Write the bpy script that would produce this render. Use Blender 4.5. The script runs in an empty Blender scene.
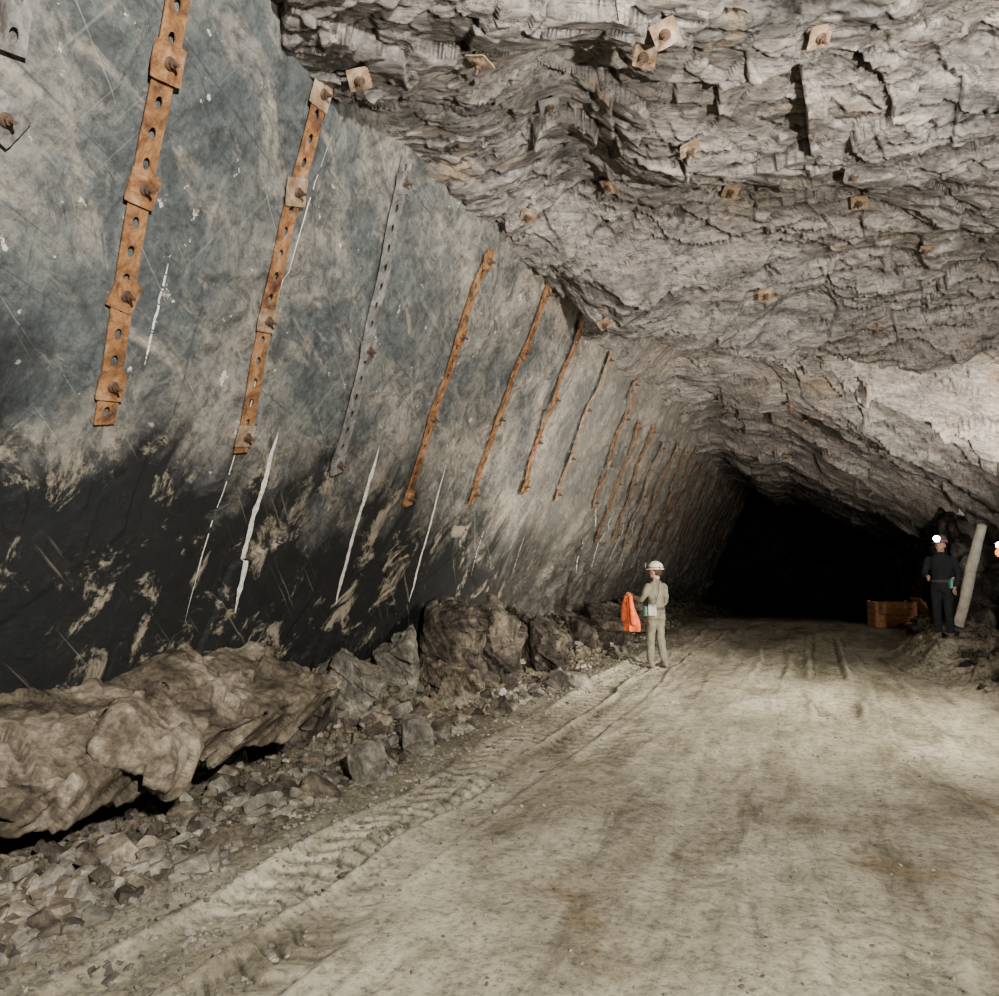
import bpy, bmesh, math, random
import numpy as np
from mathutils import Vector, Matrix, Euler
random.seed(7); rng=np.random.default_rng(11)
scene=bpy.context.scene
COL=scene.collection

# ---------------------------------------------------------------- noise
def hsh(ix,iy,s):
    n=(ix.astype(np.int64)*374761393+iy.astype(np.int64)*668265263+s*1442695041)&0xFFFFFFFF
    n=((n^(n>>13))*1274126177)&0xFFFFFFFF
    n=n^(n>>16)
    return n/4294967296.0
def vn(x,y,s):
    ix=np.floor(x);iy=np.floor(y);fx=x-ix;fy=y-iy
    fx=fx*fx*fx*(fx*(fx*6-15)+10);fy=fy*fy*fy*(fy*(fy*6-15)+10)
    a=hsh(ix,iy,s);b=hsh(ix+1,iy,s);c=hsh(ix,iy+1,s);d=hsh(ix+1,iy+1,s)
    return 2*((a*(1-fx)+b*fx)*(1-fy)+(c*(1-fx)+d*fx)*fy)-1
def fbm(x,y,s,o=4,g=.5):
    r=0;a=1;t=0
    for i in range(o):
        r=r+a*vn(x*2.03**i+i*17.3,y*2.03**i-i*9.1,s+i*7);t+=a;a*=g
    return r/t*1.5
def voro(x,y,s,tilt=1.0):
    ix=np.floor(x);iy=np.floor(y)
    best=np.full(x.shape,1e9);b2=np.full(x.shape,1e9);val=np.zeros(x.shape)
    for i in(-1,0,1):
        for j in(-1,0,1):
            cx=ix+i;cy=iy+j
            px=cx+hsh(cx,cy,s);py=cy+hsh(cx,cy,s+1)
            dx=x-px;dy=y-py;d=dx*dx+dy*dy
            v=hsh(cx,cy,s+2)*2-1+tilt*((hsh(cx,cy,s+3)*2-1)*dx+(hsh(cx,cy,s+4)*2-1)*dy)
            m=d<best
            b2=np.where(m,best,np.minimum(b2,d));val=np.where(m,v,val);best=np.where(m,d,best)
    return val,np.sqrt(b2)-np.sqrt(best)
def sst(a,b,x):
    t=np.clip((x-a)/(b-a),0,1);return t*t*(3-2*t)

# ---------------------------------------------------------------- surfaces of the drive
LEAN=.45
def wall_disp(y,z):
    rough=.3+1.3*sst(11,15,y)+1.2*sst(1.3,.5,z)
    d=.09*fbm(y*.35,z*.35,3,2)
    v,e=voro(y*.55+.25*z+fbm(y,z,5,2)*.15,z*.45-.2*y,21,.5);d=d+.022*v
    v,e=voro(y*1.7-.5*z+fbm(y,z,9,2)*.3,z*1.3+.3*y,31,1.);d=d+.035*rough*v*sst(-.35,.5,fbm(y*.5,z*.5,77,2)+rough*.6-.3)
    v,e=voro(y*5+.6*fbm(y*2,z*2,43,2),z*4+y,41,1.2);d=d+.014*rough*v
    d=d+.014*rough*fbm(y*6,z*6,51,3)
    return d
def wall_x(y,z): return -5.3+LEAN*z+wall_disp(y,z)
def ceil_z(x,y):
    far=sst(11,18.5,y+.5*fbm(x*.7,y*.7,60,2))
    z=5.38-.30*(1-far)*np.maximum(0,x-2.3)**1.5-far*.62*np.maximum(0,x+.5+.4*fbm(y*.3,x*0,59,2))
    al=math.radians(24);u=x*math.cos(al)+y*math.sin(al);v=-x*math.sin(al)+y*math.cos(al)
    near=sst(13,8,y)
    t=y-(9.0+(x+2.3)*.80)+.55*fbm(x*.9,y*.9,61,3)
    edge=sst(-2.95,-2.2,x)
    z=z-.66*sst(-2.4,0,t)*edge*(1-sst(0,.22,t))+.66*sst(0,.22,t)*edge*(1-.6*far)
    # hollow where roof slabs have fallen out beside the hanging wall
    z=z+.38*np.exp(-((x+1.9+.22*(y-6.5))/.5)**2)*sst(4.0,5.2,y)*sst(9.,7.5,y)
    t1=y-13.0-.75*x+.7*fbm(x*.8,y*.8,62,3)
    z=z-.60*sst(-1.8,0,t1)*edge*(1-sst(0,.22,t1))+.10*sst(0,.22,t1)*edge*(1-sst(17,21,y))
    t2=y-17.6-.45*x+.8*fbm(x*.6,y*.6,63,3)
    z=z-.40*sst(-2.,0,t2)*edge*(1-sst(0,.35,t2))
    z=z-.95*sst(18,25.5,y+.5*fbm(x*.6,y*.6,64,3))*sst(-2.95,-1.5,x)*(1-.35*sst(.5,2.5,x))
    z=z+.18*fbm(u*.35,v*.7,65,2)
    w=fbm(u*.5,v*.6,66,3)
    amp=np.clip(.65+.6*fbm(u*.45,v*.5,67,2),0,1.4)
    s=v*.75+.8*w;z=z-.18*amp*((s-np.floor(s))**2.)
    w2=fbm(u*.9,v*1.3,70,4)
    amp2=np.clip(.35+1.3*fbm(u*.7,v*.9,71,2),0,1.5)
    s=v*2.4+.9*w2;z=z-.060*amp2*((s-np.floor(s))**1.8)
    w3=fbm(u*1.7,v*2.6,72,3)
    amp3=np.clip(.3+1.4*fbm(u*1.4,v*1.6,73,2),0,1.4)
    s=v*6.5+1.1*w3;z=z-.026*amp3*(s-np.floor(s))
    q,e=voro(u*.9+.3*w,v*1.5+w,79,1.6);z=z+.06*q
    q,e=voro(u*2.2+.3*w,v*3.4+.6*w,81,1.6);z=z+.036*q*(.6+.4*near)
    q,e=voro(u*5+.3*w2,v*8+w2,91,1.6);z=z+.017*q*(.2+.8*near)
    z=z+.008*near*fbm(u*7,v*12,95,3)
    return z
def floor_z(x,y):
    z=-.062*np.maximum(0,y-24)
    nb=fbm(x*.6,y*.6,101,3)
    under=sst(6.2,5.2,y)
    t=np.clip((-3.7-x-.85*under+.35*nb)/1.5,0,1)
    v,e=voro(x*1.6,y*1.3,103,1.2);v2,e2=voro(x*4,y*3.6,107,1.2);v3,e3=voro(x*10,y*9,108,1.2)
    z=z+t*(.50-.3*under)+np.minimum(1,t*2.5)*((.12-.08*under)*v+.05*v2+.02*v3+.04*fbm(x*3,y*3,109,3))
    k=np.clip((-3.25-x+.35*nb)/.6,0,1);z=z+k*(.022*v2+.014*v3+.02*fbm(x*6,y*6,111,3)+.02)
    mound=np.exp(-((y-15.5)/3.5)**2)
    t=np.clip((x-2.15+.75*mound+.25*nb)/.8,0,1)
    z=z+t*(.22+.25*mound)+np.minimum(1,t*2)*(.08*v+.03*v2+.015*v3)
    mid=1-np.clip(k,0,1)
    z=z+.04*fbm(x*.7,y*.35,113,3)+.008*fbm(x*5,y*3,115,3)+.012*fbm(x*1.8,y*1.1,116,4)+.006*np.clip(v3,0,1)*np.clip(nb,0,1)
    for xc,w,dep,lug,sd in((-2.86,.21,.048,.042,1),(-2.36,.19,.036,.030,2),(-1.75,.2,.012,.008,3),(-.75,.20,.024,.010,4),(.25,.24,.060,.018,5),(.95,.2,.018,.006,6)):
        c=xc+.12*vn(y*.22,y*0+sd*3.3,121)+.06*vn(y*.7,y*0+sd*5.1,122)+.025*vn(y*3,x*3+sd,123)
        dd=np.abs(x-c)
        m=sst(w+.06,w-.04,dd)*mid*sst(26,18,y)
        f=np.clip(.7+.8*fbm(y*.5,y*0+sd,124,2),.25 if sd<3 else 0,1)
        if sd>2:f=f*(.25+.75*sst(5.0,8.0,y+.4*sd))
        fl=np.clip(.7+1.1*fbm(y*.9+x*.5,x*1.2+sd,126,3),0.05,1)
        z=z-dep*m*f+dep*.6*np.exp(-((dd-w-.06)/.05)**2)*mid*f*sst(26,18,y)
        ph=y/.19+dd*3.0*(1 if sd%2 else -1)+.25*vn(y*4,x*6,127)
        z=z+lug*m*f*fl*np.clip(1.8*np.sin(2*math.pi*ph),-1,1)*.6
    return z
A=lambda v:np.array([float(v)])
def wx(y,z):return float(wall_x(A(y),A(z))[0])
def cz(x,y):return float(ceil_z(A(x),A(y))[0])
def fz(x,y):return float(floor_z(A(x),A(y))[0])

def mesh_np(name,V,F,mat,smooth=True):
    me=bpy.data.meshes.new(name)
    V=np.asarray(V,dtype=np.float32);F=np.asarray(F,dtype=np.int32)
    me.vertices.add(len(V));me.vertices.foreach_set('co',V.ravel())
    k=F.shape[1];me.loops.add(F.size);me.loops.foreach_set('vertex_index',F.ravel())
    me.polygons.add(len(F));me.polygons.foreach_set('loop_start',np.arange(len(F),dtype=np.int32)*k)
    me.polygons.foreach_set('loop_total',np.full(len(F),k,dtype=np.int32))
    me.update(calc_edges=True)
    me.polygons.foreach_set('use_smooth',np.full(len(F),smooth,dtype=bool))
    ob=bpy.data.objects.new(name,me);COL.objects.link(ob)
    if mat:me.materials.append(mat)
    return ob
def grid(name,X,Y,Z,mat,flip=False):
    n,m=X.shape
    V=np.stack([X,Y,Z],-1).reshape(-1,3)
    i=np.arange(n*m).reshape(n,m)
    F=np.stack([i[:-1,:-1],i[1:,:-1],i[1:,1:],i[:-1,1:]],-1).reshape(-1,4)
    if flip:F=F[:,::-1]
    return mesh_np(name,V,F,mat)

# ---------------------------------------------------------------- materials
class M:
    def __init__(s,name,rough=.9,metal=0,spec=.2):
        s.m=bpy.data.materials.new(name);s.m.use_nodes=True;s.t=s.m.node_tree;s.b=s.t.nodes['Principled BSDF']
        s.b.inputs['Roughness'].default_value=rough;s.b.inputs['Metallic'].default_value=metal
        s.b.inputs['Specular IOR Level'].default_value=spec
        s.tc=s.t.nodes.new('ShaderNodeTexCoord').outputs['Object']
    def n(s,t,**k):
        q=s.t.nodes.new(t)
        for a,b in k.items():setattr(q,a,b)
        return q
    def l(s,a,b):s.t.links.new(a,b)
    def map(s,sc=(1,1,1),rot=(0,0,0),src=None,loc=(0,0,0)):
        a=s.n('ShaderNodeMapping');a.inputs['Rotation'].default_value=[math.radians(r) for r in rot];s.l(src or s.tc,a.inputs[0])
        b=s.n('ShaderNodeMapping');b.inputs['Scale'].default_value=sc;b.inputs['Location'].default_value=loc;s.l(a.outputs[0],b.inputs[0])
        return b.outputs[0]
    def noise(s,vec,scale=1,detail=6,rough=.6,dist=0):
        q=s.n('ShaderNodeTexNoise');s.l(vec,q.inputs['Vector']);q.inputs['Scale'].default_value=scale
        q.inputs['Detail'].default_value=detail;q.inputs['Roughness'].default_value=rough;q.inputs['Distortion'].default_value=dist
        return q.outputs['Fac']
    def ramp(s,f,stops,interp='LINEAR'):
        q=s.n('ShaderNodeValToRGB');s.l(f,q.inputs[0]);r=q.color_ramp;r.interpolation=interp
        while len(r.elements)<len(stops):r.elements.new(.5)
        for e,(p,c) in zip(r.elements,stops):
            e.position=p;e.color=(c,c,c,1) if isinstance(c,(int,float)) else (*c,1)
        return q.outputs[0]
    def mix(s,f,a,b,mode='MIX'):
        q=s.n('ShaderNodeMix',data_type='RGBA',blend_type=mode)
        for v,i in((f,0),(a,6),(b,7)):
            if hasattr(v,'links'):s.l(v,q.inputs[i])
            elif i==0:q.inputs[0].default_value=v
            else:q.inputs[i].default_value=(*v,1) if len(v)==3 else v
        return q.outputs[2]
    def math(s,op,a,b=0,c=0,clamp=False):
        q=s.n('ShaderNodeMath',operation=op);q.use_clamp=clamp
        for v,i in((a,0),(b,1),(c,2)):
            if isinstance(v,(int,float)):q.inputs[i].default_value=v
            else:s.l(v,q.inputs[i])
        return q.outputs[0]
    def bump(s,h,st=.5,d=.02,prev=None):
        q=s.n('ShaderNodeBump');q.inputs['Strength'].default_value=st;q.inputs['Distance'].default_value=d;s.l(h,q.inputs['Height'])
        if prev:s.l(prev,q.inputs['Normal'])
        return q.outputs[0]
    def fin(s,col,nrm=None):
        if hasattr(col,'links'):s.l(col,s.b.inputs['Base Color'])
        else:s.b.inputs['Base Color'].default_value=(*col,1)
        if nrm:s.l(nrm,s.b.inputs['Normal'])
        return s.m

def mat_ceiling():
    m=M('foliated_schist_roof',.75,0,.3)
    v=m.map((1.0,3.0,2.5),(0,0,-24));n1=m.noise(v,1.1,10,.68,.8)
    c=m.ramp(n1,[(.32,(.11,.105,.10)),(.44,(.28,.262,.248)),(.55,(.47,.432,.40)),(.68,(.75,.69,.61))])
    n2=m.noise(m.map((1,1,1)),.55,4,.5)
    c=m.mix(m.ramp(n2,[(.4,0.),(.65,.55)]),c,(.36,.30,.26))
    vf=m.map((3,14,10),(0,0,-24));n3=m.noise(vf,1.6,8,.78,.5)
    c=m.mix(.7,c,m.ramp(n3,[(.36,.18),(.5,.72),(.58,1.0)]),'MULTIPLY')
    n5=m.noise(m.map((1,1,1)),14,9,.78)
    c=m.mix(.55,c,m.ramp(n5,[(.38,.35),(.55,1.0)]),'MULTIPLY')
    cr=m.noise(m.map((1,3.0,3),(0,0,-24),loc=(3,3,3)),1.3,6,.68,.6)
    c=m.mix(m.ramp(cr,[(.485,0.),(.5,.9),(.515,0.)]),c,(.025,.025,.025))
    oc=m.noise(m.map((1,1.6,1),(0,0,-24),loc=(8,1,3)),1.2,8,.7,.4)
    c=m.mix(m.ramp(oc,[(.58,0.),(.69,.55)]),c,(.44,.30,.16))
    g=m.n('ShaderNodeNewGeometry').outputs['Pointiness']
    c=m.mix(.95,c,m.ramp(g,[(.44,.10),(.5,.82),(.55,1.)]),'MULTIPLY')  # crevice shade put into the roof colour, on top of the lit relief
    b=m.bump(n3,.9,.04);b=m.bump(n5,.8,.02,b)
    return m.fin(c,b)
def mat_wall():
    m=M('hanging_wall_rock',.6,0,.22)
    sep=m.n('ShaderNodeSeparateXYZ');m.l(m.tc,sep.inputs[0]);Y=sep.outputs[1];Z=sep.outputs[2]
    n1=m.noise(m.map((1,1,1)),.8,10,.66,.6)
    yb=m.math('ADD',n1,m.math('MULTIPLY',m.math('SUBTRACT',m.math('MINIMUM',Y,9.),5.),.024))
    c=m.ramp(yb,[(.36,(.062,.074,.081)),(.48,(.122,.134,.134)),(.57,(.222,.214,.193)),(.70,(.38,.342,.288))])
    n2=m.noise(m.map((1,1,1)),3.4,9,.75,1.2)
    c=m.mix(m.ramp(n2,[(.46,0.),(.60,.75)]),c,(.052,.056,.058))
    n3=m.noise(m.map((1,.55,1.6),(28,0,0)),2.2,10,.76,.5)
    c=m.mix(m.ramp(n3,[(.53,0.),(.67,.65)]),c,(.43,.375,.315))
    n5=m.noise(m.map((1,1,1)),18,8,.78)
    c=m.mix(.7,c,m.ramp(n5,[(.38,.35),(.55,1.0)]),'MULTIPLY')
    for rot,sd,col,a in((38,0,(.5,.48,.45),.25),(-62,3,(.42,.42,.42),.15),(14,5,(.03,.035,.04),.6)):
        s=m.noise(m.map((1,.35,22),(rot,0,0),loc=(sd,sd,sd)),1.5,3,.5,.15)
        c=m.mix(m.ramp(s,[(.67,0.),(.72,a)]),c,col)
    cr=m.noise(m.map((1,.6,1.1),(30,0,0),loc=(2,9,4)),.8,7,.6,.4)
    c=m.mix(m.ramp(cr,[(.4955,0.),(.5,.7),(.5045,0.)]),c,(.03,.03,.03))
    s=m.noise(m.map((1,1,1)),7,5,.65);c=m.mix(m.ramp(s,[(.66,0.),(.69,.8)]),c,(.64,.61,.58))
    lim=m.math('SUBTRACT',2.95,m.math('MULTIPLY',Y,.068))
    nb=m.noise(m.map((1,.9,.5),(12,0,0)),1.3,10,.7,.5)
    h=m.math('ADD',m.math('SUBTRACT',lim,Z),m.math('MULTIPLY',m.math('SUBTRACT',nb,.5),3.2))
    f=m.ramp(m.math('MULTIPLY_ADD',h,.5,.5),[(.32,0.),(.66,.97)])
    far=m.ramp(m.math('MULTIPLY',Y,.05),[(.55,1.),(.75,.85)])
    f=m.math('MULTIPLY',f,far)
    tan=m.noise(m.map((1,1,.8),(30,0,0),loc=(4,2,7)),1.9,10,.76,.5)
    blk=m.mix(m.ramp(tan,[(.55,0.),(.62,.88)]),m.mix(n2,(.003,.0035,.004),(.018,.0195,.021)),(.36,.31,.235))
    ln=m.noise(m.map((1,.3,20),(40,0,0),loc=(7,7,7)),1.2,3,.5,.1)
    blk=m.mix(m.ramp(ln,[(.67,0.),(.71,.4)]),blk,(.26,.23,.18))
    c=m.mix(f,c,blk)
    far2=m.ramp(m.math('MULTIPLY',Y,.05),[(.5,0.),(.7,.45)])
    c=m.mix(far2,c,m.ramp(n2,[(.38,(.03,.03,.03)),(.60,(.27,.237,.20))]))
    b=m.bump(n3,.6,.035);b=m.bump(m.noise(m.map((1,1,1)),14,7,.78),.6,.016,b)
    return m.fin(c,b)
def mat_floor():
    m=M('crushed_rock_mud_floor',.95,0,.1)
    sep=m.n('ShaderNodeSeparateXYZ');m.l(m.tc,sep.inputs[0]);X=sep.outputs[0]
    n1=m.noise(m.map((1.3,.5,1)),.8,10,.68,.5)
    c=m.ramp(n1,[(.35,(.22,.195,.137)),(.47,(.41,.37,.275)),(.60,(.58,.53,.41))])
    n2=m.noise(m.map((3.5,.6,1)),1.0,9,.72,.4)
    c=m.mix(m.ramp(n2,[(.51,0.),(.65,.7)]),c,(.145,.128,.095))
    n4=m.noise(m.map((1,1,1),loc=(5,1,0)),.9,8,.66,.8)
    c=m.mix(m.ramp(n4,[(.59,0.),(.65,.6)]),c,(.24,.165,.085))
    n3=m.noise(m.map((1,1,1)),22,8,.78)
    c=m.mix(.8,c,m.ramp(n3,[(.36,.25),(.5,.88),(.60,1.0)]),'MULTIPLY')
    n6=m.noise(m.map((1,1,1)),4,9,.78)
    c=m.mix(.5,c,m.ramp(n6,[(.40,.4),(.52,1.0)]),'MULTIPLY')
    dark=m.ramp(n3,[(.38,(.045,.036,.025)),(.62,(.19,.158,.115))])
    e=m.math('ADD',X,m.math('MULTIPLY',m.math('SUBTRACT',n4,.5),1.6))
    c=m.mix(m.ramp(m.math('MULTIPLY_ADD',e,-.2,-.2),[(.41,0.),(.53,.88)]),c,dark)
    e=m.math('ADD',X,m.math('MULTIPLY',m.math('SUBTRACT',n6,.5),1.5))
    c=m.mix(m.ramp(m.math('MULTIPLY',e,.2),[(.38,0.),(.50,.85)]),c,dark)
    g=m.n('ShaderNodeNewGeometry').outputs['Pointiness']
    c=m.mix(.9,c,m.ramp(g,[(.46,.2),(.5,.9),(.53,1.)]),'MULTIPLY')  # shade of ruts and hollows put into the floor colour
    b=m.bump(n3,.8,.025);b=m.bump(m.noise(m.map((1,1,1)),70,4,.7),.5,.008,b)
    return m.fin(c,b)
def mat_rock(name,dark,mid,light):
    m=M(name,.9)
    n1=m.noise(m.map((1,1,1)),2.2,10,.72,.6);c=m.ramp(n1,[(.36,dark),(.5,mid),(.64,light)])
    n3=m.noise(m.map((1,1,1)),16,8,.78)
    c=m.mix(.7,c,m.ramp(n3,[(.38,.28),(.58,1.0)]),'MULTIPLY')
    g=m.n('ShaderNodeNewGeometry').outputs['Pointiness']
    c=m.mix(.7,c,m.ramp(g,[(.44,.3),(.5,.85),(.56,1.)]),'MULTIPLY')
    return m.fin(c,m.bump(n3,.8,.03))
def mat_rust(name,kind=0):
    m=M(name,.75,.15,.3)
    n=m.noise(m.map((1,1,1)),6,9,.75,.5)
    if kind==1:c=m.ramp(n,[(.35,(.05,.043,.04)),(.5,(.15,.145,.14)),(.62,(.27,.27,.265)),(.72,(.20,.10,.05))])
    elif kind==2:c=m.ramp(n,[(.35,(.12,.078,.05)),(.5,(.26,.175,.11)),(.64,(.40,.34,.27))])
    else:c=m.ramp(n,[(.34,(.045,.028,.022)),(.45,(.15,.070,.030)),(.55,(.30,.148,.062)),(.65,(.34,.25,.175)),(.74,(.34,.30,.26))])
    return m.fin(c,m.bump(n,.5,.008))
def simple(name,col,rough=.7,metal=0,var=.25,sc=12):
    m=M(name,rough,metal,.3);n=m.noise(m.map((1,1,1)),sc,5,.6)
    d=tuple(x*(1-var) for x in col);l=tuple(min(1,x*(1+var)) for x in col)
    return m.fin(m.ramp(n,[(.35,d),(.65,l)]),m.bump(n,.2,.004))
def emis(name,col,st):
    m=M(name);m.b.inputs['Emission Color'].default_value=(*col,1);m.b.inputs['Emission Strength'].default_value=st
    return m.fin(col)
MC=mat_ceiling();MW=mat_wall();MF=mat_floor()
MR1=mat_rock('tan_broken_rock',(.045,.036,.026),(.18,.147,.105),(.46,.395,.30))
MR2=mat_rock('grey_broken_rock',(.07,.064,.054),(.22,.20,.165),(.48,.435,.36))
MR3=mat_rock('dark_broken_rock',(.016,.013,.011),(.075,.062,.049),(.25,.205,.155))
RUST=mat_rust('rusted_steel');GREY=mat_rust('galvanised_steel',1);DUSTY=mat_rust('dusty_rusted_plate',2)
RUSTD=simple('dark_rusty_bolt_steel',(.10,.065,.045),.6,.4)

# ---------------------------------------------------------------- shell meshes
ys=np.concatenate([np.linspace(-3,1.5,60)[:-1],np.exp(np.linspace(math.log(1.5),math.log(41),950))])
xs=np.linspace(-3.9,4.6,470);Y,X=np.meshgrid(ys,xs,indexing='ij')
grid('ceiling',X,Y,ceil_z(X,Y),MC,flip=False)
zs=np.linspace(-.6,6.1,330);Y,Z=np.meshgrid(ys,zs,indexing='ij')
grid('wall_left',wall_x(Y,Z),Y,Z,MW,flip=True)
xs=np.concatenate([np.linspace(-5.9,-3.3,160)[:-1],np.linspace(-3.3,-2.0,130)[:-1],np.linspace(-2.,4.9,330)]);Y,X=np.meshgrid(ys,xs,indexing='ij')
grid('floor',X,Y,floor_z(X,Y),MF,flip=True)
ysr=np.concatenate([np.linspace(-3,4,60)[:-1],np.exp(np.linspace(math.log(4),math.log(41),400))])
zs=np.linspace(-1.5,6.,160);Y,Z=np.meshgrid(ysr,zs,indexing='ij')
v,e=voro(Y*1.1,Z*1.4,203,1.2);v2,e=voro(Y*3,Z*4,207,1.2)
XR=3.15+.8*sst(21.5,17.5,Y)+.14*fbm(Y*.4,Z*.5,201,3)+.14*v+.05*v2
grid('wall_right',XR,Y,Z,mat_rock('right_wall_rock',(.014,.013,.012),(.05,.047,.043),(.14,.125,.11)))
def cavern():
    a=np.linspace(-math.pi,math.pi,120);r=np.linspace(0,1,60);R,Aa=np.meshgrid(r,a,indexing='ij')
    n=fbm(R*5,np.sin(Aa)*2+np.cos(Aa)*1.3,301,4)
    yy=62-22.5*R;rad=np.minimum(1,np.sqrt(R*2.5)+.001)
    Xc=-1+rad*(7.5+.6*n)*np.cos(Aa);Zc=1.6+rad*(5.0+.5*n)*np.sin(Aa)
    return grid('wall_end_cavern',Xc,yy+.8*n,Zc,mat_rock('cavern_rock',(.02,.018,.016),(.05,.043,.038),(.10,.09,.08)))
cavern()

# ---------------------------------------------------------------- helpers for objects
def bm_obj(name,bm,mats,parent=None,smooth=False):
    me=bpy.data.meshes.new(name);bm.normal_update();bm.to_mesh(me);bm.free()
    for k in (mats if isinstance(mats,(list,tuple)) else [mats]):me.materials.append(k)
    if smooth:
        for p in me.polygons:p.use_smooth=True
    ob=bpy.data.objects.new(name,me);COL.objects.link(ob)
    if parent:ob.parent=parent
    return ob
def empty(name,loc=(0,0,0),rot=(0,0,0)):
    e=bpy.data.objects.new(name,None);COL.objects.link(e);e.location=loc;e.rotation_euler=rot;e.empty_display_size=.2;return e
NRM=Vector((1,0,-LEAN)).normalized();UPW=Vector((LEAN,0,1)).normalized()

def box_bm(bm,mtx,sx,sy,sz,mi=0):
    r=bmesh.ops.create_cube(bm,size=1,matrix=mtx@Matrix.Diagonal((sx,sy,sz,1)))
    for v in r['verts']:
        for f in v.link_faces:f.material_index=mi
def cyl_bm(bm,mtx,r,h,n=12,r2=None,mi=0):
    q=bmesh.ops.create_cone(bm,cap_ends=True,segments=n,radius1=r,radius2=r if r2 is None else r2,depth=h,matrix=mtx)
    for v in q['verts']:
        for f in v.link_faces:f.material_index=mi

def bolt_plate(bm,fr,size,rot,mi,mi2,bend=0.0):
    """square bearing plate with washer, nut and bolt stub; fr: frame matrix with +Z off the rock"""
    m=fr@Matrix.Rotation(rot,4,'Z')
    n=6;g=[[None]*(n+1) for _ in range(n+1)]
    for i in range(n+1):
        for j in range(n+1):
            a=(i/n-.5)*size;b=(j/n-.5)*size;r=math.hypot(a,b)/size
            z=.020*max(0,1-r*2.6)+.003*random.uniform(-1,1)+bend*(a/size)**2
            if i in(0,n) and j in(0,n):a*=.97;b*=.97
            g[i][j]=(bm.verts.new(m@Vector((a,b,z+.008))),bm.verts.new(m@Vector((a,b,z))))
    for i in range(n):
        for j in range(n):
            for k,o in((0,1),(1,-1)):
                vs=[g[i][j][k],g[i+1][j][k],g[i+1][j+1][k],g[i][j+1][k]][::o]
                bm.faces.new(vs).material_index=mi
    for i in range(n):
        for (p,q) in((( i,0),(i+1,0)),((i+1,n),(i,n)),((0,i+1),(0,i)),((n,i),(n,i+1))):
            a=g[p[0]][p[1]];b=g[q[0]][q[1]]
            bm.faces.new([a[1],b[1],b[0],a[0]]).material_index=mi
    T=Matrix.Translation
    cyl_bm(bm,m@T((0,0,.03)),.036,.012,16,.028,mi2)
    cyl_bm(bm,m@T((0,0,.045)),.022,.024,6,None,mi2)
    cyl_bm(bm,m@T((0,0,.070)),.011,.05,10,None,mi2)

def make_strap(Yb,Zb,Yt,Zt,w,mat,plates,seed,wav=0.):
    R=random.Random(seed)
    P0=Vector((-5.3+LEAN*Zb,Yb,Zb));P1=Vector((-5.3+LEAN*Zt,Yt,Zt))
    L=(P1-P0).length;d=(P1-P0).normalized();side=NRM.cross(d).normalized()
    ns=int(L/.04)+1
    I,B=np.meshgrid(np.arange(ns+1),np.array([-.5,-.25,0,.25,.5]),indexing='ij')
    py=P0.y+(P1.y-P0.y)*I/ns+side.y*B*w;pz=P0.z+(P1.z-P0.z)*I/ns+side.z*B*w
    off=list(wall_disp(py,pz).max(axis=1)/math.sqrt(1+LEAN**2))
    off=[max(off[max(0,i-4):i+5]) for i in range(len(off))]
    for _ in range(5):off=[(off[max(0,i-1)]+off[i]*2+off[min(ns,i+1)])/4 for i in range(ns+1)]
    ph=R.random()*6
    def mp(a,b,h=0):
        t=max(0,min(.9999,a/L))*ns;i=int(t);o=off[i]*(1-(t-i))+off[min(ns,i+1)]*(t-i)
        s=wav*(math.sin(a*4.3+ph)+.6*math.sin(a*9+ph*2))
        return P0+d*a+side*(b+s)+NRM*(o+.018+abs(wav)*(.8+.8*math.sin(a*5+ph))+h)
    sp=.165;nseg=max(3,round(L/sp));sp=L/nseg
    bm=bmesh.new()
    angs=sorted([math.atan2(w/2*sy,sp/2*sx) for sx in(-1,1) for sy in(-1,1)]+[k*math.pi/8-math.pi for k in range(16)])
    for k in range(nseg):
        c=(k+.5)*sp;inn=[];out=[]
        for a in angs:
            ca,sa=math.cos(a),math.sin(a)
            t=min(sp/2/max(1e-6,abs(ca)),w/2/max(1e-6,abs(sa)))
            out.append(bm.verts.new(mp(c+t*ca,t*sa)));inn.append(bm.verts.new(mp(c+.034*ca,.024*sa)))
        N=len(angs)
        for i in range(N):
            j=(i+1)%N;bm.faces.new([inn[i],out[i],out[j],inn[j]])
    bmesh.ops.remove_doubles(bm,verts=bm.verts,dist=.002)
    bmesh.ops.recalc_face_normals(bm,faces=bm.faces)
    if sum((f.normal.dot(NRM) for f in bm.faces))<0: bmesh.ops.reverse_faces(bm,faces=bm.faces)
    ex=bmesh.ops.extrude_face_region(bm,geom=list(bm.faces))
    bmesh.ops.translate(bm,verts=[v for v in ex['geom'] if isinstance(v,bmesh.types.BMVert)],vec=NRM*.009)
    for t in plates:
        a=t*L;p=mp(a,0,.010)
        fr=Matrix((( d.x,side.x,NRM.x,p.x),(d.y,side.y,NRM.y,p.y),(d.z,side.z,NRM.z,p.z),(0,0,0,1)))
        bolt_plate(bm,fr,R.uniform(.17,.20),R.uniform(-.3,.3),2,1,R.uniform(0,.05))
    return bm_obj('rock_bolt_strap',bm,[mat,RUSTD,DUSTY if mat is RUST and R.random()<.4 else mat])
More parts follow.
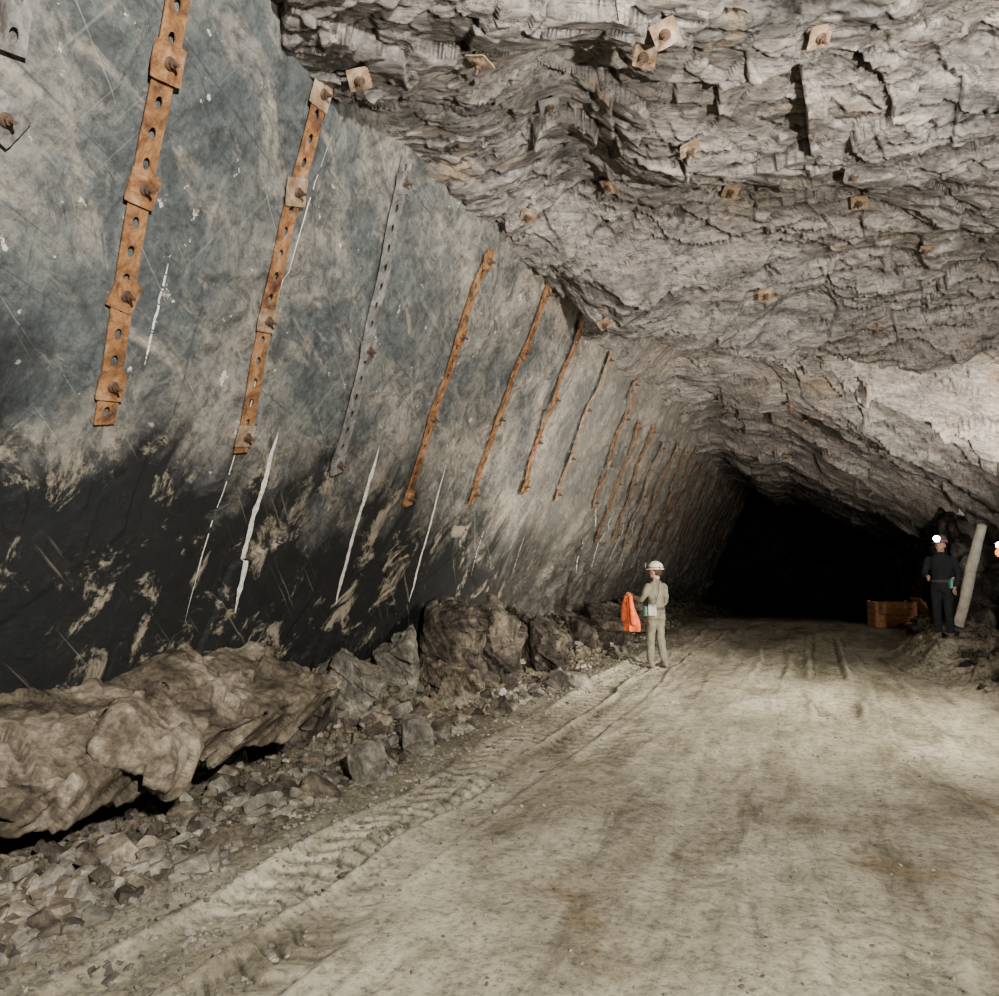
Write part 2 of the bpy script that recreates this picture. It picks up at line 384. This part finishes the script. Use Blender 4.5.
straps=[(3.36,2.70,2.76,5.22,.140,RUST,(.09,.29,.51,.75,.95),0),
(4.58,2.69,4.0,5.13,.135,RUST,(.05,.38,.72,.96),.006),
(5.86,2.67,5.30,5.19,.15,GREY,(.03,.42,.93),.012),
(7.43,2.43,6.93,5.08,.13,RUST,(.04,.36,.68,.96),.014),
(8.94,2.59,8.45,5.27,.13,RUST,(.05,.4,.7,.95),.018),
(10.63,2.85,9.82,5.3,.13,RUST,(.05,.3,.55,.9),.026),
(12.25,2.85,11.75,5.25,.13,DUSTY,(.05,.3,.62,.95),.028),
(14.1,2.9,13.6,5.25,.13,RUST,(.05,.35,.7,.95),.03),
(2.20,4.22,1.95,5.2,.135,GREY,(.5,),0)]
y=15.5
while y<39:
    straps.append((y,random.uniform(2.1,2.6),y-.5,random.uniform(4.6,5.15),.13,random.choice([RUST,RUST,GREY,DUSTY]),(.05,.5,.95),.035));y+=random.uniform(1.15,1.5)
for i,s in enumerate(straps):make_strap(*s[:7],seed=i+3,wav=s[7])

def wall_plate(yy,zz,size=.19,name='bolt_bearing_plate'):
    bm=bmesh.new();p=Vector((wx(yy,zz),yy,zz))+NRM*.025
    fr=Matrix(((0,UPW.x,NRM.x,p.x),(1,UPW.y,NRM.y,p.y),(0,UPW.z,NRM.z,p.z),(0,0,0,1)))
    bolt_plate(bm,fr,size,random.uniform(-.5,.5),0,1);bm_obj(name,bm,[GREY,RUSTD])
wall_plate(2.27,3.97,.19)

def paint_lines(lines):
    bm=bmesh.new()
    for (ya,za,yb,zb,w,dens) in lines:
        n=70;prev=None
        ts=np.arange(n+1)/n;yy_=ya+(yb-ya)*ts;zz_=za+(zb-za)*ts
        mxs=np.max([wall_x(yy_+o,zz_) for o in(-.03,0,.03)],axis=0)
        ws=.7+.45*np.abs(vn(ts*22,ts*0+ya*3,5));js=.008*vn(ts*9,ts*0+ya,8)
        for i in range(n+1):
            t=i/n;yy=yy_[i];zz=zz_[i]
            ww=w*ws[i]*min(1,6*t+.15,6*(1-t)+.15)
            p=Vector((mxs[i],yy+js[i],zz))+NRM*.006
            a=bm.verts.new(p+Vector((0,-ww/2,0)));b=bm.verts.new(p+Vector((0,ww/2,0)))
            if prev and random.random()<dens:bm.faces.new([prev[0],a,b,prev[1]])
            prev=(a,b)
    return bm_obj('wall_paint_marks',bm,simple('chalky_white_paint',(.66,.63,.58),.9,0,.3,30))
PL=[(4.93,2.89,5.23,1.39,.062,1),(6.49,3.0,6.83,1.37,.06,1),(8.0,2.98,8.47,1.31,.042,1),(4.32,4.9,4.70,1.35,.010,.9),(3.42,3.7,3.50,3.1,.018,.8),(4.15,4.9,4.28,4.3,.010,.6),
(9.9,2.3,10.1,1.6,.02,.6),(11.5,2.3,11.7,1.6,.02,.6)]
y=14.6
while y<36:PL.append((y,3.0,y+.35,1.5,.08,.98));y+=1.3
paint_lines(PL)

def roof_plate(x,yy,size):
    bm=bmesh.new();a,b=np.meshgrid([-.07,0,.07],[-.07,0,.07]);z=float(ceil_z(x+a,yy+b).min())-.02
    tilt=Euler((math.pi+random.uniform(-.7,.1),random.uniform(-.4,.4),random.uniform(-.5,.5))).to_matrix().to_4x4()
    fr=Matrix.Translation((x,yy,z))@tilt
    bolt_plate(bm,fr,size,0,0,1)
    cyl_bm(bm,Matrix.Translation((x,yy,z+.1)),.012,.22,8,None,1)
    bm_obj('roof_bolt_plate',bm,[DUSTY if random.random()<.8 else GREY,RUSTD])
RP=[(-1.88,4.21),(-2.66,4.0),(-.91,4.71),(-.74,4.5),(.16,5.15),(-1.83,5.47),(-.83,6.13),(.45,6.9),(-2.5,6.8),(-.63,7.6),(-1.75,7.1),(.56,8.1),(1.5,6.4),(1.3,9.3),(-2.2,8.6),(-.4,9.2)]
for yy in range(11,26,3):
    for x in(-1.9,-.3,1.2):RP.append((x+random.uniform(-.4,.4),yy+random.uniform(-.8,.8)))
for x,yy in RP:roof_plate(x,yy,random.uniform(.14,.17))

# ---------------------------------------------------------------- rocks
def hull_points(r,c,size,rot,n=8):
    """skewed, chipped block: jittered box corners with some corners cut off"""
    pts=[];m=Euler(rot).to_matrix();j=.28
    for sx in(-1,1):
        for sy in(-1,1):
            for sz in(-1,1):
                base=Vector((sx*(1+r.uniform(-j,j)),sy*(1+r.uniform(-j,j)),sz*(1+r.uniform(-j,j))))
                if r.random()<.55:
                    for ax in range(3):
                        q=base.copy();q[ax]*=r.uniform(.25,.75);pts.append(q)
                else:pts.append(base)
    return [Vector(c)+m@Vector((p.x*size[0],p.y*size[1],p.z*size[2])) for p in pts]
def boulder(name,loc,size,rot,seed,mat,chunks=2,noise=1.,vox=None,spread=.5):
    """blocky fractured rock: several angular blocks fused, then faceted surface relief"""
    r=random.Random(seed);bm=bmesh.new()
    def add(pts):
        b=bmesh.new()
        for p in pts:b.verts.new(p)
        bmesh.ops.convex_hull(b,input=b.verts)
        for v in [v for v in b.verts if not v.link_faces]:b.verts.remove(v)
        me=bpy.data.meshes.new('tmp');b.to_mesh(me);b.free();bm.from_mesh(me);bpy.data.meshes.remove(me)
    add(hull_points(r,(0,0,0),[q*.74 for q in size],(0,0,0)))
    for _ in range(chunks):
        c=[r.uniform(-spread,spread)*q for q in size];k=r.uniform(.35,.6);s0=min(size)
        add(hull_points(r,c,[(.55*q+.45*s0)*k for q in size],(r.uniform(-.35,.35),r.uniform(-.35,.35),r.uniform(-.5,.5))))
    me=bpy.data.meshes.new('tmp');bm.to_mesh(me);bm.free()
    o=bpy.data.objects.new('tmp',me);COL.objects.link(o)
    md=o.modifiers.new('r','REMESH');md.mode='VOXEL';md.voxel_size=vox or max(.008,max(size)/65)
    dg=bpy.context.evaluated_depsgraph_get();ev=o.evaluated_get(dg);m2=ev.to_mesh()
    V=np.empty(len(m2.vertices)*3);m2.vertices.foreach_get('co',V);V=V.reshape(-1,3)
    N=np.empty(len(m2.vertices)*3);m2.vertices.foreach_get('normal',N);N=N.reshape(-1,3)
    F=np.array([list(p.vertices) for p in m2.polygons if len(p.vertices)==4],dtype=np.int32)
    ev.to_mesh_clear();bpy.data.objects.remove(o)
    x,y,z=V.T;k=seed*3.7
    a=fbm(x*2.2+z*1.3+k,y*2.-z*1.1,seed,4);b,_=voro(x*3.+z*1.7+k,y*2.2-z*2.3,seed+5,1.6)
    c,_=voro(x*8+z*5+k,y*6-z*6,seed+9,1.4);d=fbm(x*16+z*11,y*15-z*12,seed+19,3)
    V=V+N*(noise*(.045*a+.050*b+.017*c+.010*d)*min(1.,min(size)/.3))[:,None]
    o_=mesh_np(name,V,F,mat);o_.location=loc;o_.rotation_euler=rot;return o_
boulder('fallen_rock_slab',(-4.52,4.30,.66),(.60,1.95,.22),(.045,.36,-.05),6,MR1,6,1.25,.016,.60)
boulder('boulder',(-4.95,2.7,.62),(.4,.8,.35),(.1,.2,.2),12,MR3)
boulder('boulder',(-4.62,6.95,.40),(.38,.40,.50),(.2,.3,.5),23,MR2)
boulder('boulder',(-4.75,6.1,.25),(.4,.5,.38),(.1,.3,.4),24,MR3)
boulder('boulder',(-4.6,8.0,.46),(.30,.34,.56),(.3,-.1,.3),31,MR2)
boulder('boulder',(-4.45,9.1,.60),(.48,.66,.78),(.25,.2,.5),41,MR3,3)
boulder('boulder',(-4.2,8.4,.22),(.42,.45,.38),(.2,.2,.9),44,MR1)
boulder('boulder',(-4.45,10.5,.5),(.46,.68,.66),(-.15,.2,.2),52,MR3,3)
boulder('boulder',(-4.3,11.9,.42),(.46,.75,.55),(.2,.3,.9),57,MR3)
boulder('boulder',(-4.2,13.9,.36),(.48,.85,.46),(.2,.3,.9),58,MR3)
boulder('boulder',(-4.2,16,.4),(.5,.9,.5),(.2,.1,.3),59,MR3)
boulder('boulder',(-4.1,18.4,.4),(.5,1.,.5),(.2,.1,.3),60,MR3)
boulder('boulder',(-3.35,10.7,.10),(.20,.38,.12),(.05,.1,1.2),63,MR2,1,.5)
boulder('boulder',(-3.50,5.55,.13),(.14,.16,.17),(.5,.1,1.2),65,MR2,1,.5)
boulder('boulder',(-3.6,6.6,.13),(.18,.22,.16),(.5,.1,.6),66,MR2,1,.5)
boulder('boulder',(3.0,13.2,.4),(.4,.6,.45),(.2,.1,.3),71,MR3)
boulder('boulder',(2.8,11.6,.25),(.35,.5,.3),(.2,.1,.9),72,MR3)
boulder('boulder',(3.1,18.8,.4),(.4,.7,.55),(.2,.1,.3),73,MR3)

def hull_rock(seed):
    r=random.Random(seed);bm=bmesh.new()
    for p in hull_points(r,(0,0,0),(.8,.65,.5),(0,0,0)):bm.verts.new(p)
    bmesh.ops.convex_hull(bm,input=bm.verts)
    for v in [v for v in bm.verts if not v.link_faces]:bm.verts.remove(v)
    bmesh.ops.triangulate(bm,faces=bm.faces);bm.verts.index_update()
    V=np.array([v.co[:] for v in bm.verts]);F=np.array([[v.index for v in f.verts] for f in bm.faces]);bm.free();return V,F
HR=[hull_rock(i) for i in range(30)]
def stones(name,items,mat):
    VV=[];FF=[];o=0
    ax=np.array([i[0] for i in items]);ay=np.array([i[1] for i in items]);az=floor_z(ax,ay)
    for (x,yy,s),zz in zip(items,az):
        P,F=HR[random.randrange(30)]
        m=np.array(Euler((random.uniform(-.6,.6),random.uniform(-.6,.6),random.uniform(0,6.3))).to_matrix())
        P=(P*np.array([1.15,random.uniform(.7,1.2),random.uniform(.6,1.2)])*s)@m.T
        P=P+np.array([x,yy,zz+s*.2]);VV.append(P);FF.append(F+o);o+=len(P)
    return mesh_np(name,np.concatenate(VV),np.concatenate(FF),mat,smooth=False)
def scat(n,xf,yf,sf):return [(xf(),yf(),sf()) for _ in range(n)]
U=random.uniform
stones('rubble_stones',scat(2300,lambda:-3.45-abs(random.gauss(0,.70)),lambda:1.5*math.exp(U(0,2.7)),lambda:min(.13,.010+random.expovariate(1/.019))),MR2)
stones('rubble_stones',scat(1500,lambda:-3.5-abs(random.gauss(0,.65)),lambda:1.5*math.exp(U(0,2.7)),lambda:min(.15,.010+random.expovariate(1/.021))),MR3)
stones('rubble_stones',scat(800,lambda:-3.55-abs(random.gauss(0,.65)),lambda:1.5*math.exp(U(0,2.7)),lambda:min(.15,.010+random.expovariate(1/.021))),MR1)
stones('gravel_scatter',scat(3200,lambda:-3.25+random.gauss(0,.42),lambda:1.5*math.exp(U(0,2.6)),lambda:U(.006,.022)),MR2)
stones('gravel_scatter',scat(1200,lambda:U(-2.5,2.5),lambda:1.8*math.exp(U(0,2.4)),lambda:U(.004,.013)),MR2)
stones('rubble_stones',scat(600,lambda:U(2.3,3.1)-.35*U(0,1)**3,lambda:U(11,30),lambda:U(.02,.11)),MR3)

# ---------------------------------------------------------------- miners
def frames(pts):
    out=[]
    for i,p in enumerate(pts):
        t=(pts[min(i+1,len(pts)-1)]-pts[max(i-1,0)]).normalized()
        ref=Vector((0,1,0)) if abs(t.y)<.9 else Vector((1,0,0))
        a=t.cross(ref).normalized();out.append((a,t.cross(a).normalized()))
    return out
def loft(bm,rings,n=18):
    R=[]
    for c,ax,ay in rings:R.append([bm.verts.new(c+ax*math.cos(2*math.pi*k/n)+ay*math.sin(2*math.pi*k/n)) for k in range(n)])
    for a,b in zip(R,R[1:]):
        for k in range(n):bm.faces.new([a[k],a[(k+1)%n],b[(k+1)%n],b[k]])
    bm.faces.new(R[0][::-1]);bm.faces.new(R[-1])
def limb(bm,pts,rad,n=14,sub=4):
    P=[Vector(p) for p in pts];pp=[];rr=[]
    for i in range(len(P)-1):
        for k in range(sub):
            t=k/sub;pp.append(P[i].lerp(P[i+1],t));rr.append(rad[i]*(1-t)+rad[i+1]*t)
    pp.append(P[-1]);rr.append(rad[-1])
    q=[pp[0]]+[(pp[i-1]+pp[i]*2+pp[i+1])/4 for i in range(1,len(pp)-1)]+[pp[-1]]
    fr=frames(q);rings=[]
    for e in((.35),(.8)):
        rings.append((q[0]-(q[1]-q[0]).normalized()*rr[0]*.6*(1-e),fr[0][0]*rr[0]*e,fr[0][1]*rr[0]*e))
    rings+= [(c,a*r,b*r) for c,(a,b),r in zip(q,fr,rr)]
    for e in((.8),(.35)):
        rings.append((q[-1]+(q[-1]-q[-2]).normalized()*rr[-1]*.6*(1-e),fr[-1][0]*rr[-1]*e,fr[-1][1]*rr[-1]*e))
    loft(bm,rings,n)
def ell(bm,c,r,rot=None):
    m=Matrix.Translation(c)
    if rot:m=m@Euler(rot).to_matrix().to_4x4()
    bmesh.ops.create_uvsphere(bm,u_segments=20,v_segments=14,radius=1,matrix=m@Matrix.Diagonal((*r,1)))
def rem(ob,vox,sm=4):
    m=ob.modifiers.new('r','REMESH');m.mode='VOXEL';m.voxel_size=vox;m.use_smooth_shade=True
    s=ob.modifiers.new('s','SMOOTH');s.iterations=sm;s.factor=.5
def hand(bm,w,dr,pn,side):
    dr=Vector(dr).normalized();pn=Vector(pn).normalized();sd=dr.cross(pn).normalized()*side
    w=Vector(w)
    loft(bm,[(w-dr*.01,sd*.024,pn*.018),(w+dr*.02,sd*.033,pn*.018),(w+dr*.06,sd*.04,pn*.016),(w+dr*.09,sd*.038,pn*.012)],14)
    for k,ln in zip((-1.5,-.5,.5,1.5),(.062,.076,.080,.070)):
        b=w+dr*.082+sd*k*.0205
        a=b+dr*ln*.45-pn*.006;c=a+dr*ln*.25-pn*ln*.28;d=c-pn*ln*.32-dr*.004
        limb(bm,[b,a,c,d],[.0098,.0092,.0085,.0072],8,2)
    b=w+dr*.03+sd*.028
    limb(bm,[b,b+sd*.026+dr*.024-pn*.01,b+sd*.03+dr*.055-pn*.026],[.0125,.0108,.0088],8,3)
SKIN=simple('skin',(.50,.29,.20),.55,0,.1,30);HAIR=simple('brown_hair',(.06,.035,.02),.8)
def miner(loc,heading,cloth,helm,pose,lamp_w=0,jacket=False,head_yaw=0):
    E=empty('miner',loc,(0,0,heading))
    bm=bmesh.new();V=Vector
    loft(bm,[(V((cx,0,z)),V((rx,0,0)),V((0,ry,0))) for z,cx,rx,ry in((.84,0,.10,.15),(.90,0,.118,.168),(.97,-.008,.122,.172),(1.05,0,.108,.156),(1.16,.0,.112,.158),(1.27,.008,.124,.176),(1.36,.004,.122,.19),(1.43,-.004,.10,.175),(1.475,-.008,.075,.12),(1.505,-.008,.06,.075))],28)
    for s in(1,-1):
        fx=.05 if s>0 else -.06
        limb(bm,[(0,.088*s,.93),(.03+fx*.4,.10*s,.52),(fx-.01,.115*s,.13)],[.098,.072,.068],16,5)
        el,wr=pose[0 if s>0 else 1]
        limb(bm,[(-.005,.165*s,1.425),(-.005,.205*s,1.38),el,wr],[.062,.066,.05,.038],14,4)
    loft(bm,[(V((-.008,0,1.49)),V((.066,0,0)),V((0,.07,0))),(V((-.005,0,1.535)),V((.068,0,0)),V((0,.068,0)))],18)
    b=bm_obj('body_overalls',bm,cloth,E);rem(b,.013,5)
    dt=bpy.data.textures.new('folds','CLOUDS');dt.noise_scale=.09;d=b.modifiers.new('d','DISPLACE');d.texture=dt;d.strength=.03;d.mid_level=.5
    bm=bmesh.new()
    for s in(1,-1):
        fx=.05 if s>0 else -.06
        limb(bm,[(fx-.01,.115*s,.20),(fx-.015,.116*s,.09)],[.057,.053],14,3)
        loft(bm,[(V((fx+x,.118*s+ (x*.12*s),zc)),V((0,w,0)),V((0,0,h))) for x,w,h,zc in((-.085,.028,.03,.04),(-.06,.042,.045,.047),(0,.045,.055,.057),(.07,.047,.047,.048),(.13,.05,.036,.038),(.175,.042,.028,.03),(.195,.02,.018,.022))],16)
    b=bm_obj('boots',bm,simple('muddy_boot_leather',(.16,.14,.11),.8),E);rem(b,.009,3)
    bm=bmesh.new()
    for s in(1,-1):
        el,wr=pose[0 if s>0 else 1];dr=(V(wr)-V(el)).normalized()
        limb(bm,[V(wr)-dr*.03,V(wr)+dr*.012],[.027,.024],12,2)
        pn=V((0,-s,0)) if abs(dr.z)<.6 else V((0,s,0))
        pn=(pn-dr*pn.dot(dr)).normalized()
        hand(bm,V(wr)+dr*.01,dr,-pn if abs(dr.z)>=.6 else pn,s)
    b=bm_obj('hands',bm,SKIN,E);rem(b,.0045,2)
    H=empty('head',(0,0,0));H.parent=E;H.rotation_euler=(0,0,head_yaw)
    bm=bmesh.new()
    ell(bm,(0,0,1.665),(.098,.077,.105));ell(bm,(.035,0,1.60),(.062,.055,.062));ell(bm,(.07,0,1.565),(.028,.03,.022))
    ell(bm,(.088,0,1.668),(.02,.05,.012));limb(bm,[(.09,0,1.655),(.112,0,1.625),(.108,0,1.617)],[.008,.014,.011],8,3)
    ell(bm,(.088,0,1.592),(.016,.026,.011))
    for s in(1,-1):ell(bm,(-.005,.078*s,1.635),(.018,.010,.03),(0,0,.3*s))
    limb(bm,[(-.012,0,1.47),(-.005,0,1.6)],[.06,.056],14,3)
    b=bm_obj('head_skin',bm,SKIN,H);rem(b,.006,2)
    bm=bmesh.new()
    for s in(1,-1):ell(bm,(.088,.031*s,1.648),(.010,.013,.007))
    bm_obj('eyes',bm,simple('eye_dark',(.04,.03,.02),.2),H,True)
    bm=bmesh.new();ell(bm,(.100,0,1.588),(.008,.022,.003));bm_obj('mouth',bm,simple('lips',(.25,.09,.07),.5),H,True)
    bm=bmesh.new();ell(bm,(-.022,0,1.662),(.09,.082,.092));b=bm_obj('hair',bm,HAIR,H,True)
    bm=bmesh.new();n=32
    rings=[];
    for (rs,z) in((1.0,0),(1.0,.035),(.95,.066),(.84,.094),(.64,.116),(.38,.129),(.12,.134)):
        rings.append((V((-.005,0,1.70+z)),V((.132*rs,0,0)),V((0,.108*rs,0))))
    loft(bm,rings,n)
    a=[];c=[]
    for k in range(n):
        t=2*math.pi*k/n;pk=.022+.038*max(0,math.cos(t))**2
        a.append((bm.verts.new(V((-.005+.130*math.cos(t),.106*math.sin(t),1.712))),bm.verts.new(V((-.005+.130*math.cos(t),.106*math.sin(t),1.700)))))
        c.append((bm.verts.new(V((-.005+(.132+pk)*math.cos(t),(.108+pk*.6)*math.sin(t),1.702-.012*max(0,math.cos(t))))),bm.verts.new(V((-.005+(.132+pk)*math.cos(t),(.108+pk*.6)*math.sin(t),1.696-.012*max(0,math.cos(t)))))))
    for k in range(n):
        j=(k+1)%n
        bm.faces.new([a[k][0],c[k][0],c[j][0],a[j][0]]);bm.faces.new([a[k][1],a[j][1],c[j][1],c[k][1]]);bm.faces.new([c[k][0],c[k][1],c[j][1],c[j][0]])
    for yy in(-.03,0,.03):
        limb(bm,[(-.12,yy,1.765),(-.06,yy,1.822),(0,yy,1.838-.1*abs(yy)),(.06,yy,1.822),(.115,yy,1.765)],[.008]*5,8,3)
    bm_obj('hard_hat',bm,helm,H,True)
    bm=bmesh.new();n=32;o=[]
    for k in range(n):
        t=2*math.pi*k/n;o.append([bm.verts.new(V((-.005+math.cos(t)*(.128+q),math.sin(t)*(.104+q),z))) for q,z in((0,1.716),(.008,1.716),(.008,1.736),(0,1.736))])
    for k in range(n):
        j=(k+1)%n
        for q in range(4):bm.faces.new([o[k][q],o[k][(q+1)%4],o[j][(q+1)%4],o[j][q]])
    bm_obj('hard_hat_band',bm,simple('red_band_tape',(.45,.07,.04)),H)
    bm=bmesh.new();mt=Matrix.Translation((.140,0,1.765))@Matrix.Rotation(math.pi/2,4,'Y')
    cyl_bm(bm,mt,.036,.045,18,.054,0);cyl_bm(bm,mt@Matrix.Translation((0,0,.026)),.051,.008,18,None,1)
    box_bm(bm,Matrix.Translation((.115,0,1.755)),.02,.05,.05,0)
    bm_obj('cap_lamp',bm,[simple('lamp_plastic',(.03,.03,.03),.5),emis('lamp_lens',(.82,.92,1.),lamp_w if lamp_w else .3)],H)
    bm=bmesh.new();n=32;o=[]
    for k in range(n):
        t=2*math.pi*k/n;o.append([bm.verts.new(V((math.cos(t)*(.121+q),math.sin(t)*(.171+q),z))) for q,z in((0,1.0),(.014,1.0),(.014,1.045),(0,1.045))])
    for k in range(n):
        j=(k+1)%n
        for q in range(4):bm.faces.new([o[k][q],o[k][(q+1)%4],o[j][(q+1)%4],o[j][q]])
    box_bm(bm,Matrix.Translation((.135,0,1.022)),.012,.06,.05,0)
    bm_obj('belt',bm,simple('webbing_belt',(.06,.05,.04)),E)
    bm=bmesh.new();mt=Matrix.Translation((-.06,.165,.985))@Matrix.Rotation(.35,4,'Z')
    box_bm(bm,mt,.13,.055,.16,0);box_bm(bm,mt@Matrix.Translation((0,0,.09)),.135,.06,.03,1)
    bmesh.ops.bevel(bm,geom=bm.edges[:],offset=.006,segments=2,affect='EDGES')
    bm_obj('lamp_battery',bm,[simple('battery_case',(.55,.53,.48)),simple('battery_lid_green',(.04,.22,.16))],E)
    bm=bmesh.new();mt=Matrix.Translation((.07,.175,.975))@Matrix.Rotation(-.35,4,'Z')
    cyl_bm(bm,mt,.05,.15,16,None,0);cyl_bm(bm,mt@Matrix.Translation((0,0,.08)),.046,.02,16,.03,0)
    bm_obj('self_rescuer',bm,simple('rescuer_steel',(.10,.25,.22),.4,.4),E)
    bm=bmesh.new();limb(bm,[(.12,0,1.79),(.05,.02,1.85),(-.08,.03,1.81),(-.15,.04,1.70),(-.13,.06,1.5),(-.15,.10,1.3),(-.11,.16,1.08)],[.006]*7,8,5)
    bm_obj('lamp_cable',bm,simple('cable_rubber',(.02,.02,.02)),E,True)
    if jacket:
        bm=bmesh.new();rings=[];x0,y0,z0=jacket
        for i in range(15):
            t=i/14;z=z0+.07-.66*t;w=.05+.11*min(1,t*1.6);dd=.05+.03*t
            rings.append((V((x0+.02*math.sin(t*5),y0+.01*math.sin(t*7),z)),V((w,0,0)),V((0,dd,0))))
        loft(bm,rings,36)
        for v in bm.verts:
            an=math.atan2(v.co.y-y0,v.co.x-x0);f=1+.22*math.sin(an*5+v.co.z*6)*min(1,(z0+.1-v.co.z)*4)
            v.co.x=x0+(v.co.x-x0)*f;v.co.y=y0+(v.co.y-y0)*f
        limb(bm,[(x0-.05,y0+.05,z0+.02),(x0-.11,y0+.08,z0-.2),(x0-.12,y0+.07,z0-.46)],[.04,.045,.04],12,4)
        limb(bm,[(x0+.06,y0+.03,z0+.02),(x0+.13,y0+.04,z0-.2),(x0+.12,y0+.05,z0-.42)],[.04,.045,.04],12,4)
        b=bm_obj('carried_hi_vis_jacket',bm,simple('fluorescent_orange_cloth',(.70,.13,.035),.8,0,.35),E);rem(b,.011,2)
    return E
KHAKI=simple('khaki_overalls',(.17,.155,.11),.9,0,.3,9);DARKC=simple('dark_blue_overalls',(.014,.016,.02),.9)
WHITE=simple('white_helmet_plastic',(.60,.56,.49),.35,0,.08);DHELM=simple('dark_helmet_plastic',(.05,.05,.06),.35,0,.08)
mx,my=-2.52,13.2
miner((mx,my,fz(mx,my)-.005),math.radians(150),KHAKI,WHITE,
 [((.10,.255,1.16),(.33,.215,1.22)),((.0,-.27,1.13),(.17,-.24,.99))],0,jacket=(.40,.215,1.20),head_yaw=.25)
mx,my=2.12,15.3
miner((mx,my,fz(mx,my)+.0),math.radians(245),DARKC,DHELM,
 [((.0,.27,1.13),(.12,.24,.93)),((.03,-.27,1.13),(.2,-.16,1.1))],260)

# ---------------------------------------------------------------- prop, crate, lamps on the right
bm=bmesh.new();limb(bm,[(0,0,0),(.02,.0,.6),(.0,.01,1.3),(.01,0,2.15)],[.10,.095,.10,.085],14,5)
for v in bm.verts:v.co+=Vector((random.uniform(-.008,.008),random.uniform(-.008,.008),0))
o=bm_obj('timber_prop',bm,simple('weathered_timber',(.48,.44,.36),.9,0,.3,6),None,True);o.location=(2.55,17.0,fz(2.55,17.0)-.05);o.rotation_euler=(0,math.radians(14),0)

E=empty('wooden_crate',(2.02,23.6,fz(2.02,23.6)),(0,0,.25))
bm=bmesh.new();T=Matrix.Translation
for k in range(4):
    z=.1+k*.17
    for yy in(-.3,.3):box_bm(bm,T((0,yy,z)),1.05,.03,.155)
    for x in(-.52,.52):box_bm(bm,T((x,0,z)),.03,.58,.155)
for x in(-.49,.49):
    for yy in(-.335,.335):box_bm(bm,T((x,yy,.36)),.08,.03,.72)
box_bm(bm,T((0,0,.02)),1.05,.6,.03)
bm_obj('crate_boards',bm,simple('orange_brown_boards',(.34,.16,.075),.8),E)
bm=bmesh.new()
for k in range(4):box_bm(bm,T((.85,-.1,.42))@Matrix.Rotation(-.6,4,'Y')@T((0,-.27+k*.18,0)),.04,.165,.95)
for z in(-.3,.3):box_bm(bm,T((.85,-.1,.42))@Matrix.Rotation(-.6,4,'Y')@T((.035,0,z)),.03,.72,.08)
bm_obj('leaning_lid',bm,simple('brown_boards',(.28,.13,.07),.8),E)

def wall_lamp(loc,col,st,r=1.):
    E=empty('mine_bulkhead_lamp',loc,(0,0,0));E.scale=(r,r,r);bm=bmesh.new()
    cyl_bm(bm,Matrix.Rotation(math.pi/2,4,'Y'),.12,.10,20,.12,0);box_bm(bm,T((.34,0,0)),.62,.06,.06,0)
    for a in range(3):box_bm(bm,Matrix.Rotation(a*math.pi/3,4,'X')@T((-.10,0,0)),.012,.22,.012,0)
    bm_obj('housing',bm,simple('cast_housing',(.12,.12,.12),.5,.5),E)
    bm=bmesh.new();ell(bm,(-.055,0,0),(.06,.085,.085));bm_obj('glass',bm,emis('lamp_glass',col,st),E,True)
wall_lamp((3.22,16.3,2.12),(.9,.95,1.),70,.6)
wall_lamp((3.18,16.0,1.98),(1.,.30,.06),3,.9)

# ---------------------------------------------------------------- lights (photographer's flood lamps without fixtures, plus an added roof fill)
def spot(name,loc,tgt,w,ang,col,size=.25,blend=.8):
    l=bpy.data.lights.new(name,'SPOT');l.energy=w;l.spot_size=math.radians(ang);l.spot_blend=blend;l.color=col;l.shadow_soft_size=size
    o=bpy.data.objects.new(name,l);COL.objects.link(o);o.location=loc
    o.rotation_euler=(Vector(tgt)-Vector(loc)).to_track_quat('-Z','Y').to_euler();return o
spot('flood_near',(2.2,-.8,3.7),(-2.8,6.5,3.2),5500,118,(1.,.95,.85),.12)
spot('roof_fill',(2.9,1.2,1.7),(1.5,5.6,5.4),4300,100,(1.,.925,.81),.10)  # unseen lamp added to brighten the near roof
spot('flood_mid',(2.9,8.8,2.4),(-3.8,13.0,1.9),3300,80,(1.,.93,.80),.12)
spot('flood_floor',(2.7,9.0,3.6),(-.6,10.2,0),1750,98,(1.,.93,.76),.12)
spot('flood_side',(3.6,12.9,2.0),(2.3,14.8,5.0),2400,105,(1.,.90,.76),.06)
spot('flood_far',(3.0,19.2,.8),(.9,22.3,4.2),1500,105,(1.,.90,.76),.06)
w=bpy.data.worlds.new('underground');scene.world=w;w.use_nodes=True;w.node_tree.nodes['Background'].inputs[0].default_value=(.5,.55,.6,1);w.node_tree.nodes['Background'].inputs[1].default_value=.004

cam=bpy.data.cameras.new('camera');cam.lens=27.03;cam.sensor_width=36;cam.clip_end=200
c=bpy.data.objects.new('camera',cam);COL.objects.link(c);c.location=(0,0,1.85);c.rotation_euler=(math.radians(94.7),0,math.radians(22.5))
scene.camera=c
